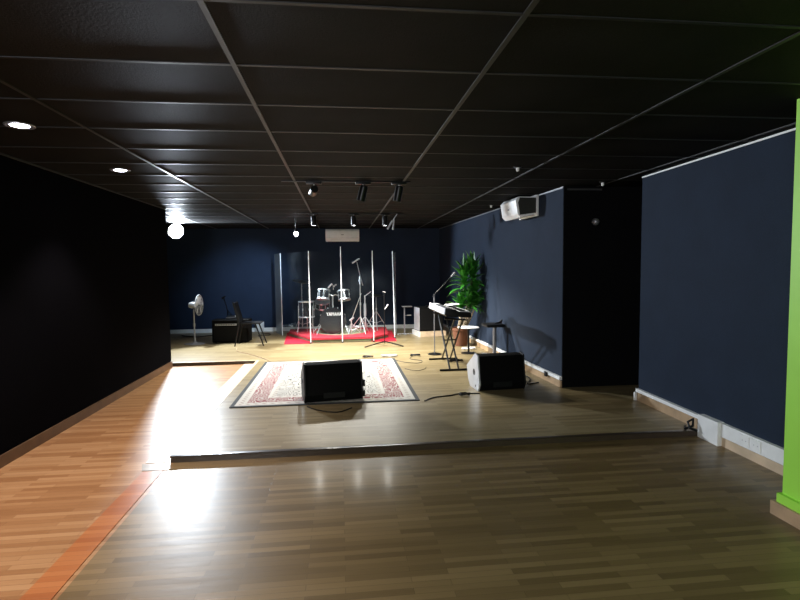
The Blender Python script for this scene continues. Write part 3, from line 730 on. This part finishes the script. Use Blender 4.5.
cable('black cable rising to the wall skirting behind the right floor monitor',[(2.42,7.06,zc),(2.46,7.10,.07),(2.52,7.14,.12),(2.60,7.16,.15)],.006)
cable('brown cable curving across stage floor from amplifier to rug',[(-2.0,10.2,zc),(-1.9,9.7,zc),(-1.65,9.35,zc),(-1.35,8.9,zc),(-1.15,8.5,zc)],.006,'wood_trim')
cable('dark cable lying along the back wall floor behind the fan',[(-3.6,12.2,zc),(-3.2,11.9,zc),(-2.9,12.1,zc),(-2.5,11.7,zc),(-2.2,12.0,zc)],.010)
cable('dark cable lying on the back floor right of the chair',[(-1.75,11.6,zc),(-1.85,11.9,zc),(-1.62,11.9,zc),(-1.66,12.2,zc),(-1.85,12.3,zc)],.012)
cable('black cable coming off the rug corner under the large floor monitor',[(-.38,5.62,zc),(-.25,5.45,zc),(-.05,5.35,zc),(.1,5.5,zc)],.006)

# ------------------------------------------------------------------ back left group: fan, amplifier, chair
M['fan_base']=plain('fan_base_shade',(.16,.16,.17),.5)  # darker than the rest of the fan, shade painted into the base
t=thing('pedestal_fan','pale grey pedestal fan standing at the far left of the stage','fan',(-2.94,10.8,ST))
MB().lathe([(0,0),(.20,0),(.20,.012),(.05,.035),(.03,.06),(0,.06)],(0,0,0),n=32).build('base',M['fan_base'],t)
MB().tube([(0,0,.05),(0,0,.70)],[.016,.013]).cyl((0,0,.36),(0,0,.42),.022).build('pole',M['grey'],t)
fa=Vector((math.cos(R(-8)),math.sin(R(-8)),0)); hc=Vector((0,0,.79))
MB().lathe([(0,-.10),(.05,-.09),(.065,-.04),(.065,.04),(.05,.06),(0,.06)],hc,fa,20).build('motor_housing',M['grey'],t)
g=MB(); gc=hc+fa*.11
g.torus(gc,fa,.205,.006,40)
q=Vector((0,0,1)).rotation_difference(fa).to_matrix()
for s_ in (-1,1):
    for k in range(36):
        a=2*PI*k/36; o_=q@Vector((math.cos(a),math.sin(a),0))
        g.tube([gc+o_*.03+fa*s_*.045,gc+o_*.13+fa*s_*.04,gc+o_*.205],.0022,4)
g.lathe([(0,.04),(.035,.04),(.03,.052),(0,.054)],gc,fa,20)
g.build('guard',M['grey'],t)
bl=MB()
for k in range(5):
    a0=2*PI*k/5; vs=[]
    for i in range(6):
        f=i/5; r0=.03; r1=.18; a=a0+f*.95
        pa=q@Vector((math.cos(a),math.sin(a),0)); off=fa*(.02-.04*f)
        vs.append((bl.bm.verts.new(gc+pa*r0+off*.4),bl.bm.verts.new(gc+pa*r1*(1-.12*abs(f-.5))+off)))
    for A,B in zip(vs,vs[1:]): bl.bm.faces.new((A[0],B[0],B[1],A[1]))
bl.build('blades',M['dimwhite'],t)

t=thing('guitar_amplifier','wide black amplifier with a pale control strip on the floor between fan and chair','amplifier',(-2.24,11.0,ST),R(-3))
MB().box(-.37,.36,-.16,.2,.012,.47,bevel=.012).build('cabinet',M['blackfab'],t)
MB().box(-.33,.32,-.166,-.158,.04,.33).build('grille',M['grille'],t)
MB().box(-.30,.13,-.17,-.158,.355,.395,bevel=.003).build('control_panel',M['grey'],t)
for k in range(8): MB().cyl((-.27+.05*k,-.17,.375),(-.27+.05*k,-.182,.375),.010,n=8).build('control_knob',M['blackp'],t)
for sx in (-.3,.3): 
    for sy in (-.12,.16): MB().cyl((sx,sy,0),(sx,sy,.014),.02).build('foot',M['blackp'],t)
t=thing('mixer','small black mixer with a silver glint lying on the amplifier','mixer',(-2.22,11.02,ST+.472))
MB().extr([(-.10,.0),(.10,.0),(.10,.07),(-.10,.03)],lambda u,v:(-.13,u,v),lambda u,v:(.13,u,v)).bevel(.004).build('body',M['blackp'],t)
MB().box(.05,.10,-.06,.06,.05,.075).build('panel',M['silver'],t)  # silver block drawn as the highlight on the mixer
t=thing('microphone_stand','short black microphone stand leaning behind the amplifier','microphone stand',(-2.42,11.45,ST))
MB().tube([(0,0,.02),(0,0,.62),(-.06,-.05,.90)],.010).build('pole',M['blackm'],t)
tripod(t,.30,.22,.008,M['blackm'],20)
MB().tube([(-.10,-.06,.88),(-.02,-.05,.93)],[.020,.014]).tube([(0,0,.62),(.16,0,.42)],.008).build('microphone',M['blackm'],t)

t=thing('folding_chair','black folding chair standing right of the amplifier with its back to the left','chair',(-1.78,10.50,ST),R(-90))
# local: chair faces +y -> after rotz -90 faces +x
MB().box(-.19,.19,-.17,.22,.43,.455,bevel=.010).build('seat',M['blackp'],t)
MB().box(-.19,.19,-.012,.012,-.20,.20,rot=Matrix.Rotation(R(14),3,'X'),bevel=.008).build('backrest',M['blackp'],t).location=(0,-.235,.655)
for sx in (-.2,.2):
    MB().tube([(sx,-.30,.87),(sx,-.19,.43),(sx,-.28,.0)],.013).build('leg',M['blackm'],t)
    MB().tube([(sx,.12,.43),(sx,.27,.0)],.014).build('leg',M['blackm'],t)
MB().tube([(-.2,.235,.10),(.2,.235,.10)],.008).build('crossbar',M['blackm'],t)
for x,w_,h_,lab in ((-1.93,.19,.24,'white box standing against the back wall skirting behind the chair'),(-1.45,.07,.19,'small white box against the back wall left of the drum shield edge'),(-1.18,.06,.14,'small white box against the back wall behind the left shield panels')):
    t=thing('wall_box',lab,'box',(x,YB-.02,ST))
    MB().box(-w_/2,w_/2,-.06,-.001,.0,h_,bevel=.006).build('casing',M['white'],t)
    MB().box(-w_*.3,w_*.3,-.064,-.059,h_*.4,h_*.7).build('lid',M['dimwhite'],t)

# ------------------------------------------------------------------ world, camera, view
w=bpy.data.worlds.new('World'); S.world=w; w.use_nodes=True
w.node_tree.nodes['Background'].inputs[0].default_value=(.5,.6,.8,1); w.node_tree.nodes['Background'].inputs[1].default_value=.0
f,yaw,pit,rol,hc_=517.517,.114520,.0626168,-.0101793,1.55268
cy,sy=math.cos(yaw),math.sin(yaw)
fw=Vector((sy*math.cos(pit),cy*math.cos(pit),-math.sin(pit))); rt=Vector((cy,-sy,0)); up=rt.cross(fw)
c,s=math.cos(rol),math.sin(rol); r2=rt*c+up*s; u2=-rt*s+up*c
cam=bpy.data.cameras.new('camera'); co=bpy.data.objects.new('camera',cam); COL.objects.link(co)
cam.sensor_width=36; cam.lens=f/800*36; cam.clip_start=.05
Mw=Matrix((( r2.x,u2.x,-fw.x,0),(r2.y,u2.y,-fw.y,0),(r2.z,u2.z,-fw.z,hc_),(0,0,0,1)))
co.matrix_world=Mw
S.camera=co
S.view_settings.view_transform='Standard'; S.view_settings.look='None'; S.view_settings.gamma=1; S.view_settings.exposure=0
S.view_settings.use_curve_mapping=False
